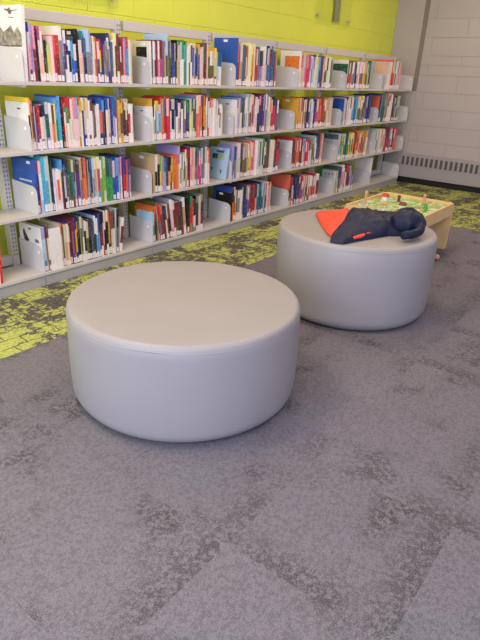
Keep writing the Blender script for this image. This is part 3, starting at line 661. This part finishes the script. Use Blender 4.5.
cloth('red_trim', [[jp(353, 238.5, .014, .010, .012), jp(360, 236.5, .016, .013, .014), jp(367, 234.5, .018, .014, .015), jp(372, 234, .018, .010, .011)]], m_lining, vox=.004, disp=.008)['label'] = 'small red trim on the near edge'
tag(J, 'crumpled navy jacket with red-orange lining lying on the far ottoman', 'jacket')

# ------------------------------------------------------------------ play table
m_wood = mat('birch_wood', (236, 196, 140), .5, noise_amt=.06, nscale=9.)
TX0, TX1, TY0, TY1, TZ = 3.80, 4.55, 1.265, 1.86, FL+.385
T = empty('play_table', ((TX0+TX1)/2, (TY0+TY1)/2, FL)); tx, ty = T.location.x, T.location.y
def tb(bm, a, b, bev=.004): box(bm, (a[0]-tx, a[1]-ty, a[2]-FL), (b[0]-tx, b[1]-ty, b[2]-FL), 0, bev)
AP = .10
for y in (TY0, TY1-.018):
    bm = bmesh.new(); tb(bm, (TX0+.02, y, TZ-AP), (TX1-.02, y+.018, TZ)); link('side_rail', bm, m_wood, T)
def end_panel(x):
    # panel with two splayed legs under a rounded arch
    y0, y1, z1, z0 = TY0-ty, TY1-ty, TZ-FL, 0
    o = [(y0+.03, z1)]
    for i in range(5): a = PI/2 + i/4*PI/2; o.append((y0+.03+.03*math.cos(a), z1-.03+.03*math.sin(a)))
    o += [(y0, .02), (y0+.008, 0), (y0+.125, 0), (y0+.14, .015), (y0+.17, z1-AP-.05), (y0+.19, z1-AP-.012), (y0+.22, z1-AP)]
    o += [(y1-.22, z1-AP), (y1-.19, z1-AP-.012), (y1-.17, z1-AP-.05), (y1-.14, .015), (y1-.125, 0), (y1-.008, 0), (y1, .02)]
    for i in range(5): a = 0 + i/4*PI/2; o.append((y1-.03+.03*math.cos(a), z1-.03+.03*math.sin(a)))
    bm = bmesh.new(); prism(bm, o[:], 'x', x-tx, x+.02-tx); link('end_panel', bm, m_wood, T)
end_panel(TX0); end_panel(TX1-.02)
def board_mat():
    m = bpy.data.materials.new('printed_landscape'); m.use_nodes = True; nt = m.node_tree; b = nt.nodes['Principled BSDF']; b.inputs['Roughness'].default_value = .4
    tc = nt.nodes.new('ShaderNodeTexCoord'); v = nt.nodes.new('ShaderNodeTexNoise'); v.inputs['Scale'].default_value = 9.; v.inputs['Detail'].default_value = 2
    nt.links.new(tc.outputs['Object'], v.inputs['Vector']); rp = nt.nodes.new('ShaderNodeValToRGB'); rp.color_ramp.interpolation = 'CONSTANT'; e = rp.color_ramp.elements
    cols = [(.0, (150, 200, 214)), (.36, (226, 230, 214)), (.42, (148, 178, 70)), (.5, (168, 192, 84)), (.56, (222, 226, 208)), (.60, (120, 160, 60)), (.66, (200, 120, 80))]
    e[0].position = 0; e[0].color = lin(cols[0][1]) + (1,); e[1].position = cols[1][0]; e[1].color = lin(cols[1][1]) + (1,)
    for p, c in cols[2:]: q = e.new(p); q.color = lin(c) + (1,)
    nt.links.new(v.outputs[0], rp.inputs[0]); nt.links.new(rp.outputs[0], b.inputs['Base Color']); return m
bm = bmesh.new(); tb(bm, (TX0+.021, TY0+.019, TZ-.035), (TX1-.021, TY1-.019, TZ-.022), .001); link('printed_board', bm, board_mat(), T)
tag(T, 'low birch play table with printed green landscape top beyond the far ottoman', 'table')
BZ = TZ-.0218
def toy(name, px, py, zc, build, mats, label, cat, group=None):
    p = atZ(px, py, BZ); bm = bmesh.new(); build(bm); o = link(name, bm, mats, loc=(p.x, p.y, BZ), smooth=False)
    return tag(o, label, cat, group)
m_toyw = mat('toy_wood', (214, 160, 116), .5); m_toyr = mat('toy_red', (206, 60, 50), .45); m_toyg = mat('toy_green', (70, 160, 80), .45)
m_toyb = mat('toy_brown', (110, 64, 44), .5); m_toyww = mat('toy_white', (236, 232, 224), .5)
def peg(h): return lambda bm: lathe(bm, [(0, 0), (.012, 0), (.012, h*.6), (.008, h*.62), (.013, h*.72), (.013, h*.88), (.007, h), (0, h)], 16)
toy('wooden_peg', 365, 204, 0, peg(.105), m_toyw, 'tall wooden peg at the left corner of the play table', 'toy', 'wooden pegs on the play table')
toy('wooden_peg', 423.5, 204, 0, peg(.08), m_toyw, 'wooden peg near the right side of the play table', 'toy', 'wooden pegs on the play table')
toy('wooden_peg', 398.5, 202, 0, peg(.055), m_toyb, 'short reddish-brown wooden peg in the middle of the play table', 'toy', 'wooden pegs on the play table')
def house(bm):
    box(bm, (-.02, -.02, 0), (.02, .02, .03)); prism(bm, [(-.026, .0301), (.026, .0301), (0, .055)], 'y', -.024, .024, 1)
toy('toy_house', 402, 209, 0, house, [m_toyww, m_toyb], 'small white toy house with brown roof on the play table', 'toy')
toy('toy_house', 385, 200, 0, house, [m_toyww, m_toyr], 'small white toy house with red roof at the back', 'toy')
def tree(bm): lathe(bm, [(0, 0), (.004, 0), (.004, .015), (.02, .015), (.012, .035), (.015, .035), (0, .065)], 14)
toy('toy_tree', 425, 211, 0, tree, m_toyg, 'green toy tree on the play table, right of the jacket', 'toy')
bm = bmesh.new(); bmesh.ops.create_uvsphere(bm, u_segments=20, v_segments=14, radius=.024); p = atZ(436.5, 257, FL+.024)
tag(link('toy_ball', bm, mat('toy_pink', (220, 150, 140), .5), smooth=True, loc=p), 'small pink ball on the floor beside the far ottoman', 'toy')

# ------------------------------------------------------------------ wall sign holder
m_acr = bpy.data.materials.new('clear_acrylic'); m_acr.use_nodes = True; b = m_acr.node_tree.nodes['Principled BSDF']
b.inputs['Base Color'].default_value = (.93, .95, .92, 1); b.inputs['Roughness'].default_value = .05; b.inputs['Transmission Weight'].default_value = 1.; b.inputs['IOR'].default_value = 1.04
m_chr = mat('brushed_steel', (205, 203, 200), .3, metal=.6); m_strip = mat('grey_insert', (150, 150, 110), .6)
def holder(x0, x1, z0, z1, label, strip=None):
    h = empty('sign_holder', ((x0+x1)/2, WY, z0)); cx = (x0+x1)/2
    bm = bmesh.new(); box(bm, (x0-cx, -.030, 0), (x1-cx, -.025, z1-z0), 0, .0015); link('acrylic_panel', bm, m_acr, h)
    for x in (x0+.045, x1-.045):
        for z in (.055, z1-z0-.055):
            bm = bmesh.new(); lathe(bm, [(0, 0), (.017, 0), (.017, .012), (.008, .012), (.008, .042), (0, .042)], 20)
            bmesh.ops.rotate(bm, verts=bm.verts[:], matrix=Matrix.Rotation(-PI/2, 3, 'X')); bmesh.ops.translate(bm, verts=bm.verts[:], vec=(x-cx, -.0425, z)); link('standoff', bm, m_chr, h, smooth=False)
    if strip:
        bm = bmesh.new(); box(bm, (strip[0]-cx, -.0245, .03), (strip[1]-cx, -.021, z1-z0-.03)); link('grey_insert', bm, m_strip, h)
    tag(h, label, 'sign holder', 'acrylic sign holders on the green wall')
holder(5.42, 6.17, .523, .95, 'clear acrylic sign holder with a grey strip on the green wall, upper middle', (5.80, 5.92))
holder(1.9, 2.83, .36, .78, 'clear acrylic sign holder cut off by the top left of the photo')
